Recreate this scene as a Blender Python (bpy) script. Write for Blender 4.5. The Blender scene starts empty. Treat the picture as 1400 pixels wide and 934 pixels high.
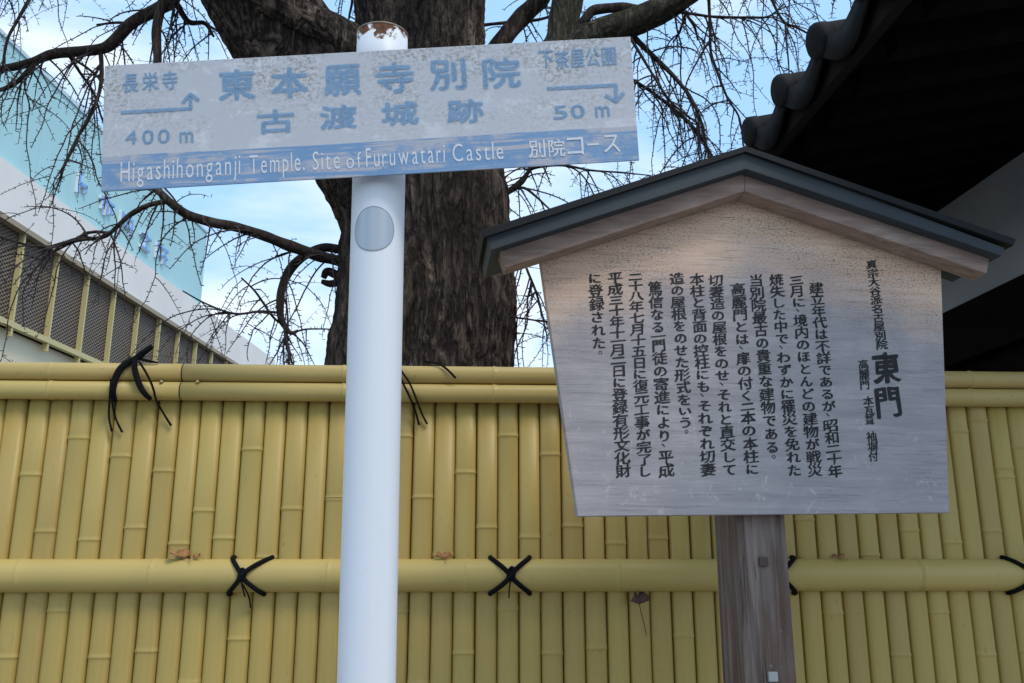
import bpy, math, random
from mathutils import Vector, noise, Matrix

S = bpy.context.scene
COL = S.collection
R = math.radians
EYE = Vector((0, 0, 1.5))
PITCH = 14.0
FPX = 1200.0

# ------------------------------------------------------------------ camera, light, exposure
cam_d = bpy.data.cameras.new('camera')
cam = bpy.data.objects.new('camera', cam_d)
COL.objects.link(cam)
cam.location = EYE
cam.rotation_euler = (R(90 + PITCH), 0, 0)
cam_d.sensor_width = 36.0
cam_d.lens = 36.0 * FPX / 1400.0
cam_d.clip_start = 0.05
cam_d.clip_end = 2000
S.camera = cam

S.view_settings.view_transform = 'Standard'
S.view_settings.look = 'None'
S.view_settings.gamma = 1
S.view_settings.exposure = 0.40
S.cycles.transparent_max_bounces = 32
S.view_settings.use_curve_mapping = False

SUN_EL, SUN_AZ = 54.0, 138.0          # azimuth clockwise from +Y (the way the camera looks)
W = bpy.data.worlds.new('World')
S.world = W
W.use_nodes = True
wn = W.node_tree
wn.nodes.clear()
w_out = wn.nodes.new('ShaderNodeOutputWorld')
w_bg = wn.nodes.new('ShaderNodeBackground')
w_sky = wn.nodes.new('ShaderNodeTexSky')
w_sky.sky_type = 'NISHITA'
w_sky.sun_disc = False
w_sky.sun_elevation = R(SUN_EL)
w_sky.sun_rotation = R(SUN_AZ)
w_sky.dust_density = 1.2
w_tc = wn.nodes.new('ShaderNodeTexCoord')
w_map = wn.nodes.new('ShaderNodeMapping')
w_map.inputs['Scale'].default_value = (1.0, 1.0, 2.6)
w_map.inputs['Rotation'].default_value = (0.0, R(24), 0.0)
w_no = wn.nodes.new('ShaderNodeTexNoise')
w_no.inputs['Scale'].default_value = 2.1
w_no.inputs['Detail'].default_value = 7
w_no.inputs['Roughness'].default_value = 0.55
w_no.inputs['Distortion'].default_value = 0.35
w_cr = wn.nodes.new('ShaderNodeValToRGB')
w_cr.color_ramp.elements[0].position = 0.43
w_cr.color_ramp.elements[0].color = (0.0, 0.0, 0.0, 1)
w_cr.color_ramp.elements[1].position = 0.60
w_cr.color_ramp.elements[1].color = (0.95, 0.95, 0.95, 1)
w_mx = wn.nodes.new('ShaderNodeMix')
w_mx.data_type = 'RGBA'
w_c2 = wn.nodes.new('ShaderNodeMix')
w_c2.data_type = 'RGBA'
w_c2.inputs['A'].default_value = (4.9, 8.4, 13.0, 1)
w_c2.inputs['B'].default_value = (11.5, 12.6, 13.6, 1)
w_mx.inputs['Factor'].default_value = 0.68
wn.links.new(w_c2.outputs['Result'], w_mx.inputs['B'])
wn.links.new(w_tc.outputs['Generated'], w_map.inputs['Vector'])
wn.links.new(w_map.outputs['Vector'], w_no.inputs['Vector'])
wn.links.new(w_no.outputs['Fac'], w_cr.inputs['Fac'])
wn.links.new(w_cr.outputs['Color'], w_c2.inputs['Factor'])
wn.links.new(w_sky.outputs['Color'], w_mx.inputs['A'])
wn.links.new(w_mx.outputs['Result'], w_bg.inputs['Color'])
w_bg.inputs['Strength'].default_value = 0.09
wn.links.new(w_bg.outputs['Background'], w_out.inputs['Surface'])

sun_d = bpy.data.lights.new('sun', 'SUN')
sun_d.energy = 1.35
sun_d.angle = R(18)
sun_d.color = (1.0, 0.93, 0.83)
sun = bpy.data.objects.new('sun', sun_d)
COL.objects.link(sun)
sd = Vector((math.sin(R(SUN_AZ)) * math.cos(R(SUN_EL)), math.cos(R(SUN_AZ)) * math.cos(R(SUN_EL)), math.sin(R(SUN_EL))))
sun.rotation_euler = sd.to_track_quat('Z', 'Y').to_euler()
sun.location = sd * 30

# ------------------------------------------------------------------ geometry helpers
CT, ST = math.cos(R(PITCH)), math.sin(R(PITCH))


def ray(px, py):
    dx, dy = (px - 700) / FPX, (467 - py) / FPX
    return Vector((dx, CT - dy * ST, ST + dy * CT))


def at(px, py, d):
    return EYE + ray(px, py) * d


class Plane:
    """a vertical (or tilted) working plane: origin, u along it, v up it, n towards the viewer"""
    def __init__(self, o, u, v=Vector((0, 0, 1))):
        self.o, self.u, self.v = o, u.normalized(), v.normalized()
        self.n = self.u.cross(self.v).normalized()

    def hit(self, px, py, off=0.0):
        d = ray(px, py)
        p0 = self.o + self.n * off
        return EYE + d * ((p0 - EYE).dot(self.n) / d.dot(self.n))

    def uv(self, p):
        q = p - self.o
        return q.dot(self.u), q.dot(self.v)

    def pt(self, s, t, off=0.0):
        return self.o + self.u * s + self.v * t + self.n * off


def link(o):
    COL.objects.link(o)
    return o


def tag(o, label=None, cat=None, group=None, kind=None):
    for k, val in (('label', label), ('category', cat), ('group', group), ('kind', kind)):
        if val:
            o[k] = val
    return o


BASE = {}


def empty(name, loc, label=None, cat=None, group=None):
    o = bpy.data.objects.new(name, None)
    o.empty_display_size = 0.1
    o.location = loc
    link(o)
    BASE[o] = Vector(loc)
    return tag(o, label, cat, group)


def clean(pts, n=8):
    return pts


def catmull(pts, vals, sub):
    P = [Vector(p) for p in pts]
    if len(P) < 3 or sub < 2:
        return P, list(vals)
    out, ov = [], []
    for i in range(len(P) - 1):
        p0 = P[i - 1] if i > 0 else P[i] * 2 - P[i + 1]
        p1, p2 = P[i], P[i + 1]
        p3 = P[i + 2] if i + 2 < len(P) else P[i + 1] * 2 - P[i]
        for k in range(sub):
            t = k / sub
            t2, t3 = t * t, t * t * t
            out.append(0.5 * ((2 * p1) + (p2 - p0) * t + (2 * p0 - 5 * p1 + 4 * p2 - p3) * t2 + (3 * p1 - p0 - 3 * p2 + p3) * t3))
            ov.append(vals[i] * (1 - t) + vals[i + 1] * t)
    out.append(P[-1])
    ov.append(vals[-1])
    return out, ov


class MB:
    """collects shapes, then builds ONE mesh object"""
    def __init__(self):
        self.v, self.f, self.uv = [], [], []     # uv per vertex

    def add(self, vs, fs, uvs=None):
        b = len(self.v)
        self.v += [Vector(p) for p in vs]
        self.f += [tuple(i + b for i in f) for f in fs]
        self.uv += uvs if uvs else [(0, 0)] * len(vs)

    def prism(self, poly, ext, plane=None):
        n = len(poly)
        vs = [Vector(p) for p in poly] + [Vector(p) + ext for p in poly]
        fs = [tuple(range(n)), tuple(range(2 * n - 1, n - 1, -1))]
        for i in range(n):
            j = (i + 1) % n
            fs.append((j, i, i + n, j + n))
        self.add(vs, fs, [plane.uv(p) for p in vs] if plane else None)

    def box(self, o, a, b, c, uvs=None):
        """corner o, edge vectors a, b, c"""
        o, a, b, c = Vector(o), Vector(a), Vector(b), Vector(c)
        vs = [o, o + a, o + a + b, o + b, o + c, o + a + c, o + a + b + c, o + b + c]
        fs = [(0, 3, 2, 1), (4, 5, 6, 7), (0, 1, 5, 4), (1, 2, 6, 5), (2, 3, 7, 6), (3, 0, 4, 7)]
        self.add(vs, fs, uvs)

    def abox(self, lo, hi):
        lo, hi = Vector(lo), Vector(hi)
        d = hi - lo
        self.box(lo, (d.x, 0, 0), (0, d.y, 0), (0, 0, d.z))

    def tube(self, pts, rad, sides=6, sub=1, cap=True, disp=None, square=1.0):
        pts, rad = catmull(pts, rad, sub)
        n = len(pts)
        t = (pts[1] - pts[0]).normalized()
        ref = Vector((0, 0, 1)) if abs(t.z) < 0.9 else Vector((0, 1, 0))
        nx = t.cross(ref).normalized()
        vs, fs, uvs = [], [], []
        L = 0.0
        for i in range(n):
            if i:
                L += (pts[i] - pts[i - 1]).length
            a = pts[min(i + 1, n - 1)] - pts[max(i - 1, 0)]
            if a.length > 1e-9:
                t = a.normalized()
            nx = (nx - t * nx.dot(t)).normalized()
            ny = t.cross(nx)
            for k in range(sides):
                an = 2 * math.pi * k / sides
                c, s = math.cos(an), math.sin(an)
                if square != 1.0:
                    c = math.copysign(abs(c) ** square, c)
                    s = math.copysign(abs(s) ** square, s)
                r = rad[i]
                d = (nx * c + ny * s)
                if disp:
                    r += disp(pts[i] + d * r, k / sides, L, r)
                vs.append(pts[i] + d * r)
                uvs.append((k / sides, L))
        for i in range(n - 1):
            for k in range(sides):
                k2 = (k + 1) % sides
                fs.append((i * sides + k, i * sides + k2, (i + 1) * sides + k2, (i + 1) * sides + k))
        if cap:
            fs.append(tuple(range(sides - 1, -1, -1)))
            fs.append(tuple(range((n - 1) * sides, n * sides)))
        self.add(vs, fs, uvs)

    def build(self, name, mat, parent=None, smooth=False, bevel=0.0, label=None):
        top = parent
        while top is not None and top.parent is not None:
            top = top.parent
        base = BASE.get(top, Vector((0, 0, 0))) if top else Vector((0, 0, 0))
        me = bpy.data.meshes.new(name)
        me.from_pydata([v - base for v in self.v], [], self.f)
        ul = me.uv_layers.new(name='UVMap')
        li = [0] * len(me.loops)
        me.loops.foreach_get('vertex_index', li)
        flat = []
        for i in li:
            flat += self.uv[i]
        ul.data.foreach_set('uv', flat)
        if smooth:
            me.polygons.foreach_set('use_smooth', [True] * len(me.polygons))
        me.materials.append(mat)
        o = bpy.data.objects.new(name, me)
        link(o)
        if parent:
            o.parent = parent
        if bevel:
            m = o.modifiers.new('bevel', 'BEVEL')
            m.width = bevel
            m.segments = 2
            m.limit_method = 'ANGLE'
        if label:
            o['label'] = label
        return o


# ------------------------------------------------------------------ material helpers
class M:
    def __init__(self, name, color=(0.5, 0.5, 0.5), rough=0.6, metal=0.0, spec=0.5):
        self.m = bpy.data.materials.new(name)
        self.m.use_nodes = True
        self.nt = self.m.node_tree
        self.b = self.nt.nodes['Principled BSDF']
        self.b.inputs['Base Color'].default_value = (*color, 1)
        self.b.inputs['Roughness'].default_value = rough
        self.b.inputs['Metallic'].default_value = metal
        self.b.inputs['Specular IOR Level'].default_value = spec
        self._tc = None

    def n(self, t, **kw):
        nd = self.nt.nodes.new(t)
        for k, v in kw.items():
            setattr(nd, k, v)
        return nd

    def l(self, a, b):
        self.nt.links.new(a, b)

    def coord(self, kind='UV', scale=(1, 1, 1), loc=(0, 0, 0), rot=(0, 0, 0)):
        if not self._tc:
            self._tc = self.n('ShaderNodeTexCoord')
        mp = self.n('ShaderNodeMapping')
        mp.inputs['Scale'].default_value = scale
        mp.inputs['Location'].default_value = loc
        mp.inputs['Rotation'].default_value = rot
        self.l(self._tc.outputs[kind], mp.inputs['Vector'])
        return mp.outputs['Vector']

    def noise(self, vec, scale=5, detail=4, rough=0.6, dist=0.0):
        nd = self.n('ShaderNodeTexNoise')
        nd.inputs['Scale'].default_value = scale
        nd.inputs['Detail'].default_value = detail
        nd.inputs['Roughness'].default_value = rough
        nd.inputs['Distortion'].default_value = dist
        self.l(vec, nd.inputs['Vector'])
        return nd.outputs['Fac']

    def ramp(self, fac, stops):
        nd = self.n('ShaderNodeValToRGB')
        e = nd.color_ramp.elements
        while len(e) < len(stops):
            e.new(0.5)
        for i, (p, c) in enumerate(stops):
            e[i].position = p
            e[i].color = (*c, 1) if not isinstance(c, (int, float)) else (c, c, c, 1)
        self.l(fac, nd.inputs['Fac'])
        return nd.outputs['Color']

    def mix(self, fac, a, b, mode='MIX'):
        nd = self.n('ShaderNodeMix', data_type='RGBA', blend_type=mode)
        for key, val in (('Factor', fac), ('A', a), ('B', b)):
            if isinstance(val, (int, float)):
                nd.inputs[key].default_value = val if key == 'Factor' else (val, val, val, 1)
            elif isinstance(val, tuple):
                nd.inputs[key].default_value = (*val, 1)
            else:
                self.l(val, nd.inputs[key])
        return nd.outputs['Result']

    def math(self, op, a, b=0.0, c=None, clamp=False):
        nd = self.n('ShaderNodeMath', operation=op, use_clamp=clamp)
        for i, val in enumerate((a, b) if c is None else (a, b, c)):
            if isinstance(val, (int, float)):
                nd.inputs[i].default_value = val
            else:
                self.l(val, nd.inputs[i])
        return nd.outputs[0]

    def sep(self, vec):
        nd = self.n('ShaderNodeSeparateXYZ')
        self.l(vec, nd.inputs[0])
        return nd.outputs

    def base(self, c):
        self.l(c, self.b.inputs['Base Color'])

    def rough(self, c):
        self.l(c, self.b.inputs['Roughness'])

    def bump(self, h, strength=0.3, dist=0.01):
        nd = self.n('ShaderNodeBump')
        nd.inputs['Strength'].default_value = strength
        nd.inputs['Distance'].default_value = dist
        self.l(h, nd.inputs['Height'])
        self.l(nd.outputs['Normal'], self.b.inputs['Normal'])

    def fade(self, fac):
        """worn paint: fac 0 lets what lies beneath show"""
        out = self.nt.nodes['Material Output']
        tr = self.n('ShaderNodeBsdfTransparent')
        ms = self.n('ShaderNodeMixShader')
        self.l(fac, ms.inputs[0])
        self.l(tr.outputs[0], ms.inputs[1])
        self.l(self.b.outputs[0], ms.inputs[2])
        self.l(ms.outputs[0], out.inputs['Surface'])


def rnd_obj(m):
    nd = m.n('ShaderNodeObjectInfo')
    return nd.outputs['Random']


# synthetic bamboo: UV = (round it, along it in metres)
def bamboo_mat(name, a, b, grain=3.0):
    m = M(name, a, 0.42, spec=0.4)
    f = m.noise(m.coord('UV', (14, grain, 1)), 1.0, 5, 0.6)
    f2 = m.noise(m.coord('Object', (2.2, 2.2, 0.7)), 1.0, 3, 0.5)
    c = m.mix(m.ramp(f, [(0.3, 0.0), (0.75, 1.0)]), a, b)
    r = m.n('ShaderNodeHueSaturation')
    rn = rnd_obj(m)
    m.l(m.math('MULTIPLY_ADD', rn, 0.007, 0.4975), r.inputs['Hue'])
    m.l(m.math('MULTIPLY_ADD', rn, 0.09, 0.955), r.inputs['Value'])
    m.l(c, r.inputs['Color'])
    c2 = m.mix(m.ramp(f2, [(0.48, 0.0), (0.75, 0.35)]), r.outputs['Color'], (0.30, 0.23, 0.075))
    sp = m.noise(m.coord('Object', (60, 60, 30)), 1.0, 3, 0.7)
    c3 = m.mix(m.ramp(sp, [(0.66, 0.0), (0.76, 0.5)]), c2, (0.16, 0.12, 0.05))
    m.base(c3)
    m.rough(m.ramp(f2, [(0.2, 0.38), (0.8, 0.55)]))
    m.bump(f, 0.06, 0.002)
    return m.m


MAT_SLAT = bamboo_mat('bamboo_slat', (0.415, 0.290, 0.078), (0.46, 0.330, 0.097))
MAT_RAIL = bamboo_mat('bamboo_rail', (0.465, 0.335, 0.105), (0.50, 0.362, 0.124))
MAT_BACK = M('fence_backing', (0.20, 0.13, 0.04), 0.8).m
MAT_CORD = M('black_cord', (0.007, 0.007, 0.0075), 0.9, spec=.12)
_n = MAT_CORD.noise(MAT_CORD.coord('UV', (10, 260, 1), rot=(0, 0, 0.5)), 1.0, 2)
MAT_CORD.bump(_n, 0.8, 0.003)
MAT_CORD = MAT_CORD.m


def bark_mat(name, dark, light, moss=0.0, strength=1.0, fr=1.0):
    m = M(name, dark, 0.9, spec=0.15)

    def ridge(vec, scale, det):
        f = m.noise(vec, scale, det, 0.6, 0.7)
        return m.math('SUBTRACT', 1.0, m.math('ABSOLUTE', m.math('MULTIPLY_ADD', f, 4.4, -2.2)), clamp=True)
    r1 = ridge(m.coord('Object', (8 * fr, 8 * fr, 1.5 * fr)), 1.0, 3)
    r2 = ridge(m.coord('Object', (19 * fr, 19 * fr, 4.0 * fr), loc=(3, 1, 7)), 1.0, 4)
    g = m.noise(m.coord('Object', (46 * fr, 46 * fr, 15 * fr)), 1.0, 5, 0.7)
    big = m.noise(m.coord('Object', (2.2, 2.2, 1.1)), 1.0, 3, 0.5)
    h = m.math('ADD', m.math('MULTIPLY_ADD', r1, -0.55, 0.6), m.math('MULTIPLY_ADD', r2, -0.30, 0.2))
    h = m.math('ADD', h, m.math('MULTIPLY', g, 0.42))
    c = m.mix(m.ramp(h, [(0.26, 0.0), (0.86, 1.0)]), dark, light)
    c = m.mix(m.ramp(big, [(0.42, 0.0), (0.66, 0.55)]), c, tuple(x * 1.3 for x in dark))
    if moss:
        k = m.noise(m.coord('Object', (5, 5, 5)), 1.5, 5, 0.65)
        c = m.mix(m.math('MULTIPLY', m.ramp(k, [(0.45, 0.0), (0.62, moss)]), m.ramp(h, [(0.3, 0.2), (0.8, 1.0)])), c, (0.075, 0.078, 0.042))
    m.base(c)
    m.bump(h, strength, 0.04)
    return m.m


MAT_BARK = bark_mat('ginkgo_bark', (0.030, 0.021, 0.017), (0.31, 0.23, 0.17), 0, 1.6, 1.25)
MAT_BRANCH = bark_mat('branch_bark', (0.028, 0.020, 0.017), (0.115, 0.086, 0.068), 0.25, 0.6, 2.2)
MAT_MOSS = bark_mat('mossy_bark', (0.032, 0.028, 0.018), (0.16, 0.135, 0.095), 0.7, 0.9, 1.6)
MAT_TWIG = M('twig_bark', (0.050, 0.038, 0.038), 0.85, spec=.2).m

# ------------------------------------------------------------------ ground
g = MB()
g.add([(-400, -400, 0), (400, -400, 0), (400, 400, 0), (-400, 400, 0)], [(0, 1, 2, 3)])
gm = M('asphalt', (0.05, 0.05, 0.05), 0.9)
_f = gm.noise(gm.coord('Object', (1, 1, 1)), 90, 3)
gm.base(gm.ramp(_f, [(0.3, (0.075, 0.074, 0.072)), (0.75, (0.14, 0.136, 0.13))]))
gm.bump(_f, 0.4, 0.01)
tag(g.build('ground', gm.m), kind='structure')
g = MB()
g.add([(-12, -2.2, 0.004), (12, -2.2, 0.004), (12, 2.2, 0.004), (-12, 2.2, 0.004)], [(0, 1, 2, 3)])
pm = M('pavement', (0.3, 0.29, 0.27), 0.85)
_b = pm.n('ShaderNodeTexBrick')
_b.inputs['Scale'].default_value = 1.0
_b.inputs['Mortar Size'].default_value = 0.012
_b.inputs['Color1'].default_value = (0.33, 0.31, 0.29, 1)
_b.inputs['Color2'].default_value = (0.27, 0.26, 0.25, 1)
_b.inputs['Mortar'].default_value = (0.1, 0.1, 0.1, 1)
pm.l(pm.coord('Object', (2, 2, 2)), _b.inputs['Vector'])
pm.base(_b.outputs['Color'])
tag(g.build('pavement', pm.m), kind='structure')

# ------------------------------------------------------------------ car park building, far left
th = math.atan2(742 - 700, FPX * CT)
bu = Vector((math.sin(th), math.cos(th), 0))
BP = Plane(Vector((-14.0, 20, 1.5)), bu)            # n points to the right, over the street
if BP.n.x < 0:
    BP.n = -BP.n
bld = empty('parking_building', (-14.0, 24, 0), 'long parking building, teal above a white band and brown mesh, beyond the fence', 'building')


def bz(px, py):
    return BP.hit(px, py).z


def bs(px, py):
    return BP.uv(BP.hit(px, py))[0]


z_top = bz(120, 152)
z_tb = bz(60, 258)
z_bb = bz(120, 366)
z_mb = bz(80, 470)
s_end = bs(287, 360)
s_bend = bs(373, 495) + 0.4
s0 = -14.0


def bbox(mb, sa, sb, za, zb, na, nb):
    o = BP.o + BP.u * sa + BP.n * na
    o.z = za
    mb.box(o, BP.u * (sb - sa), BP.n * (nb - na), Vector((0, 0, zb - za)))


def wall_mat(name, col, var=0.06, joints=0.0):
    m = M(name, col, 0.7)
    f = m.noise(m.coord('Object', (0.5, 0.5, 0.25)), 1.0, 5, 0.6)
    c2 = tuple(max(0, x * (1 - var * 2)) for x in col)
    m.base(m.mix(m.ramp(f, [(0.35, 0.0), (0.8, 1.0)]), col, c2))
    return m.m


teal = M('teal_panel', (0.33, 0.60, 0.63), 0.45)
_s = teal.sep(teal.coord('Object', (1, 1, 1)))
_j = teal.math('LESS_THAN', teal.math('FRACT', teal.math('MULTIPLY', _s[1], 0.55)), 0.012)
_f = teal.noise(teal.coord('Object', (0.5, 0.5, 0.2)), 1.0, 4)
_c = teal.mix(teal.ramp(_f, [(0.35, 0.0), (0.75, 1.0)]), (0.42, 0.66, 0.67), (0.37, 0.60, 0.62))
teal.base(teal.mix(teal.math('MULTIPLY', _j, 0.35), _c, (0.18, 0.38, 0.42)))
MAT_WHITE = wall_mat('white_band', (0.82, 0.77, 0.72))
MAT_CREAM = wall_mat('cream_wall', (0.74, 0.65, 0.46))
MAT_YEL = M('yellow_steel', (0.55, 0.46, 0.21), 0.5).m
b = MB(); bbox(b, s0, s_end, z_tb - 0.5, z_top, -10, -0.25); b.build('upper_wall', teal.m, bld)
b = MB(); bbox(b, s0, s_end + 0.04, z_top, z_top + 0.12, -10.05, -0.2); b.build('coping', M('coping_metal', (0.55, 0.66, 0.7), 0.4).m, bld)
b = MB(); bbox(b, s0, s_bend, z_bb, z_tb, -9.5, 0.0); b.build('parapet', MAT_WHITE, bld)
b = MB(); bbox(b, s0, s_bend - 0.3, 0, z_mb - 0.1, -9.5, -0.35); b.build('wall', MAT_CREAM, bld)
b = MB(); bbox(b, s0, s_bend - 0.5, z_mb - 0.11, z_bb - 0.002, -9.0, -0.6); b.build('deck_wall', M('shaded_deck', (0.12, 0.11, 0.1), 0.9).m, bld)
# mesh screen: real punched ribs
mesh_m = M('brown_mesh', (0.17, 0.15, 0.13), 0.5)
_v = mesh_m.coord('UV', (1, 1, 1))
_w = mesh_m.sep(_v)
_a = mesh_m.math('SINE', mesh_m.math('MULTIPLY', _w[0], 2 * math.pi / 0.20))
_bv = mesh_m.math('SINE', mesh_m.math('ADD', mesh_m.math('MULTIPLY', _w[1], 2 * math.pi / 0.12), mesh_m.math('MULTIPLY', mesh_m.math('SIGN', _a), 1.57)))
_h = mesh_m.math('MULTIPLY', mesh_m.math('ABSOLUTE', _a), _bv)
mesh_m.base(mesh_m.ramp(mesh_m.math('MULTIPLY_ADD', _h, 0.5, 0.5), [(0.3, (0.04, 0.030, 0.022)), (0.62, (0.215, 0.165, 0.125))]))
mesh_m.bump(_h, 0.8, 0.05)
posts_px = [37, 86, 128, 163, 195, 225, 249, 273, 292]
ps = [bs(px, 286 + 0.65 * px + 12) for px in posts_px]
step = (ps[-1] - ps[0]) / (len(ps) - 1)
alls = [ps[0] + step * k for k in range(-9, 15) if s0 < ps[0] + step * k < s_bend - 0.4]
for sa, sb in zip(alls[:-1], alls[1:]):
    b = MB()
    q = [(sa, z_mb), (sb, z_mb), (sb, z_bb), (sa, z_bb)]
    vs = []
    for off in (-0.22, -0.26):
        for s_, z_ in q:
            p = BP.o + BP.u * s_ + BP.n * off
            p.z = z_
            vs.append(p)
    b.add(vs, [(0, 1, 2, 3), (7, 6, 5, 4), (0, 4, 5, 1), (1, 5, 6, 2), (2, 6, 7, 3), (3, 7, 4, 0)], [(s_, z_) for s_, z_ in q] * 2)
    b.build('mesh_screen', mesh_m.m, bld)
for s_ in alls:
    b = MB(); bbox(b, s_ - 0.038, s_ + 0.038, z_mb - 0.35, z_bb - 0.003, -0.2, -0.04); b.build('post', MAT_YEL, bld)
b = MB(); bbox(b, s0, s_bend - 0.35, z_bb - 0.16, z_bb - 0.004, -0.19, 0.05); b.build('beam', M('tan_beam', (0.33, 0.26, 0.17), 0.6).m, bld)
b = MB(); bbox(b, s0, s_bend - 0.35, z_mb - 0.10, z_mb + 0.06, -0.19, -0.02); b.build('sill', MAT_YEL, bld)
# raised blue letters (too far away and too oblique to read)
blue_m = M('blue_letter', (0.20, 0.40, 0.78), 0.4).m
lett_m = M('letter_side', (0.75, 0.78, 0.82), 0.4).m
LET = [(113, 133, 238, 272), (143, 162, 265, 297), (170, 189, 292, 325), (197, 213, 316, 345), (219, 236, 333, 362)]
SHAPES = [
    [(0, .12, 0, 1), (.12, .62, .40, .58), (.5, .62, .2, .58)],
    [(0, 1, .62, .78), (.42, .58, 0, 1), (.12, .28, .18, .60), (.72, .88, .18, .60)],
    [(0, .14, 0, 1), (.14, .9, .80, .95), (.76, .9, .05, .80), (.14, .76, .42, .56)],
    [(.05, .95, .70, .84), (.43, .57, .1, 1), (.1, .9, .05, .19)],
    [(0, .14, .1, .95), (.3, .95, .75, .9), (.55, .7, 0, .75), (.3, .95, .35, .48)]]
for (xa, xb, ya, yb), shp in zip(LET, SHAPES):
    sa, sb = bs(xa, (ya + yb) / 2), bs(xb, (ya + yb) / 2)
    zc = bz((xa + xb) / 2, (ya + yb) / 2)
    hgt = (bz(xa, ya) - bz(xa, yb)) * 0.95
    f1 = MB(); f2 = MB()
    for x0, x1, y0, y1 in shp:
        bbox(f2, sa + x0 * (sb - sa), sa + x1 * (sb - sa), zc + (y0 - .5) * hgt, zc + (y1 - .5) * hgt, -0.248, -0.14)
        bbox(f1, sa + x0 * (sb - sa) + .01, sa + x1 * (sb - sa) - .01, zc + (y0 - .5) * hgt + .01, zc + (y1 - .5) * hgt - .01, -0.139, -0.125)
    o = f1.build('sign_letter', blue_m, bld)
    f2.build('letter_return', lett_m, o)

# ------------------------------------------------------------------ ginkgo tree
TY = 4.4
random.seed(11)


def tp(px, py, dy=0.0):
    d = ray(px, py)
    t = (TY + dy) / d.y
    return EYE + d * t, t / FPX


def ppath(lst):
    """list of (px, py, r_px[, dy]) -> points, radii"""
    P, Q = [], []
    for it in lst:
        p, k = tp(it[0], it[1], it[3] if len(it) > 3 else 0.0)
        P.append(p)
        Q.append(it[2] * k)
    return P, Q


p_base, _ = tp(577, 800)
tree = empty('ginkgo_tree', (p_base.x, TY, 0), 'large bare ginkgo tree with thick dark furrowed trunk behind the bamboo fence', 'tree')


def bark_disp(amp, fr):
    def f(p, a, L, r):
        q = Vector((math.cos(a * 2 * math.pi) * r * fr, math.sin(a * 2 * math.pi) * r * fr, L * fr * 0.16))
        rid = 1 - abs(noise.noise(q)) * 2
        rid2 = 1 - abs(noise.noise(q * 2.3 + Vector((7, 3, 1)))) * 2
        lump = noise.noise(p * 1.7)
        rid3 = 1 - abs(noise.noise(q * 5.1 + Vector((1, 9, 4)))) * 2
        return amp * (rid * 0.75 + rid2 * 0.5 + rid3 * .28 - 0.8) + amp * 1.4 * lump
    return f


TR = [(577, 1100, 175), (577, 760, 150), (577, 620, 133), (577, 500, 121), (582, 430, 113), (584, 360, 110), (583, 290, 110),
      (580, 230, 106, .04), (573, 165, 88, .14), (560, 95, 70, .26), (548, 20, 62, .34), (543, -80, 58, .38), (538, -220, 50, .4), (530, -400, 36, .45), (520, -600, 24, .5)]
P, Q = ppath(TR)
tk = MB(); tk.tube(P, Q, 330, 34, disp=bark_disp(0.030, 13))
P, Q = ppath([(600, 330, 74, 0), (603, 250, 80, -.02), (606, 180, 72, -.06), (614, 110, 56, -.10), (621, 40, 43, -.12), (625, -40, 38, -.12), (632, -180, 32, -.1), (645, -400, 20, 0)])
tk.tube(P, Q, 200, 40, disp=bark_disp(0.024, 15))
tk.build('trunk', MAT_BARK, tree, True)

ALLB = []     # (points, radii, weight) for twig spawning


def branch(lst, mat=None, sides=12, sub=6, amp=0.08, name='branch', tw=1.0, disp=None):
    lst = [(q[0], q[1], q[2] * (.72 if q[2] < 5.2 else .88 if q[2] < 11 else 1)) + tuple(q[3:]) for q in lst]
    P, Q = ppath(lst)
    m = MB()
    rm = max(Q)

    def wig(p, a, L, r):
        return r * (0.16 * noise.noise(p * 9) + 0.14 * noise.noise(Vector((a * 6, L * 10, 2))))
    m.tube(P, Q, sides, sub, disp=disp or wig)
    o = m.build(name, mat or MAT_BRANCH, tree, True)
    if tw > 0:
        a, b_ = catmull(P, Q, 5)
        ALLB.append((a, b_, tw))
    return o


# big limbs
branch([(545, 330, 62, .05), (508, 235, 72, -.05), (462, 150, 76, -.12), (408, 78, 73, -.2), (352, 0, 68, -.3), (285, -110, 60, -.4), (170, -260, 44, -.6)], MAT_BARK, 130, 30, tw=0, disp=bark_disp(0.018, 17))
branch([(560, 170, 40, -.25), (505, 95, 40, -.35), (455, 52, 32, -.4), (402, 22, 27, -.45), (350, -12, 27, -.5), (270, -60, 24, -.55)], MAT_BARK, 80, 22, tw=0, disp=bark_disp(0.013, 20))
branch([(600, 180, 34), (660, 95, 17), (683, 60, 13), (712, 26, 12), (740, -4, 13), (775, -60, 12), (830, -140, 8)], MAT_BARK, 20, 8, tw=0.4)
branch([(640, 40, 5), (664, 34, 3.4), (705, 30, 3.2), (745, 25, 2.8), (790, 6, 2.4)], tw=0.5)
branch([(610, 210, 42, -.1), (690, 150, 32, -.15), (745, 95, 26, -.2), (765, 55, 21, -.2), (772, 20, 22, -.2), (782, -30, 22, -.2), (800, -120, 17, -.2)], MAT_MOSS, 30, 10, tw=0.2, disp=bark_disp(0.008, 20))
branch([(740, 105, 20, -.2), (785, 62, 20, -.2), (825, 44, 21, -.22), (870, 29, 20, -.25), (915, 6, 18, -.3), (985, -40, 16, -.35), (1080, -90, 10, -.4)], MAT_MOSS, 30, 10, tw=0.3, disp=bark_disp(0.008, 20))
branch([(780, 45, 7, -.2), (797, 30, 8, -.25), (808, 16, 8, -.25), (825, 12, 8, -.25), (850, 11, 8, -.25), (880, 14, 8, -.25)], MAT_BRANCH, 10, tw=0)
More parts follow.
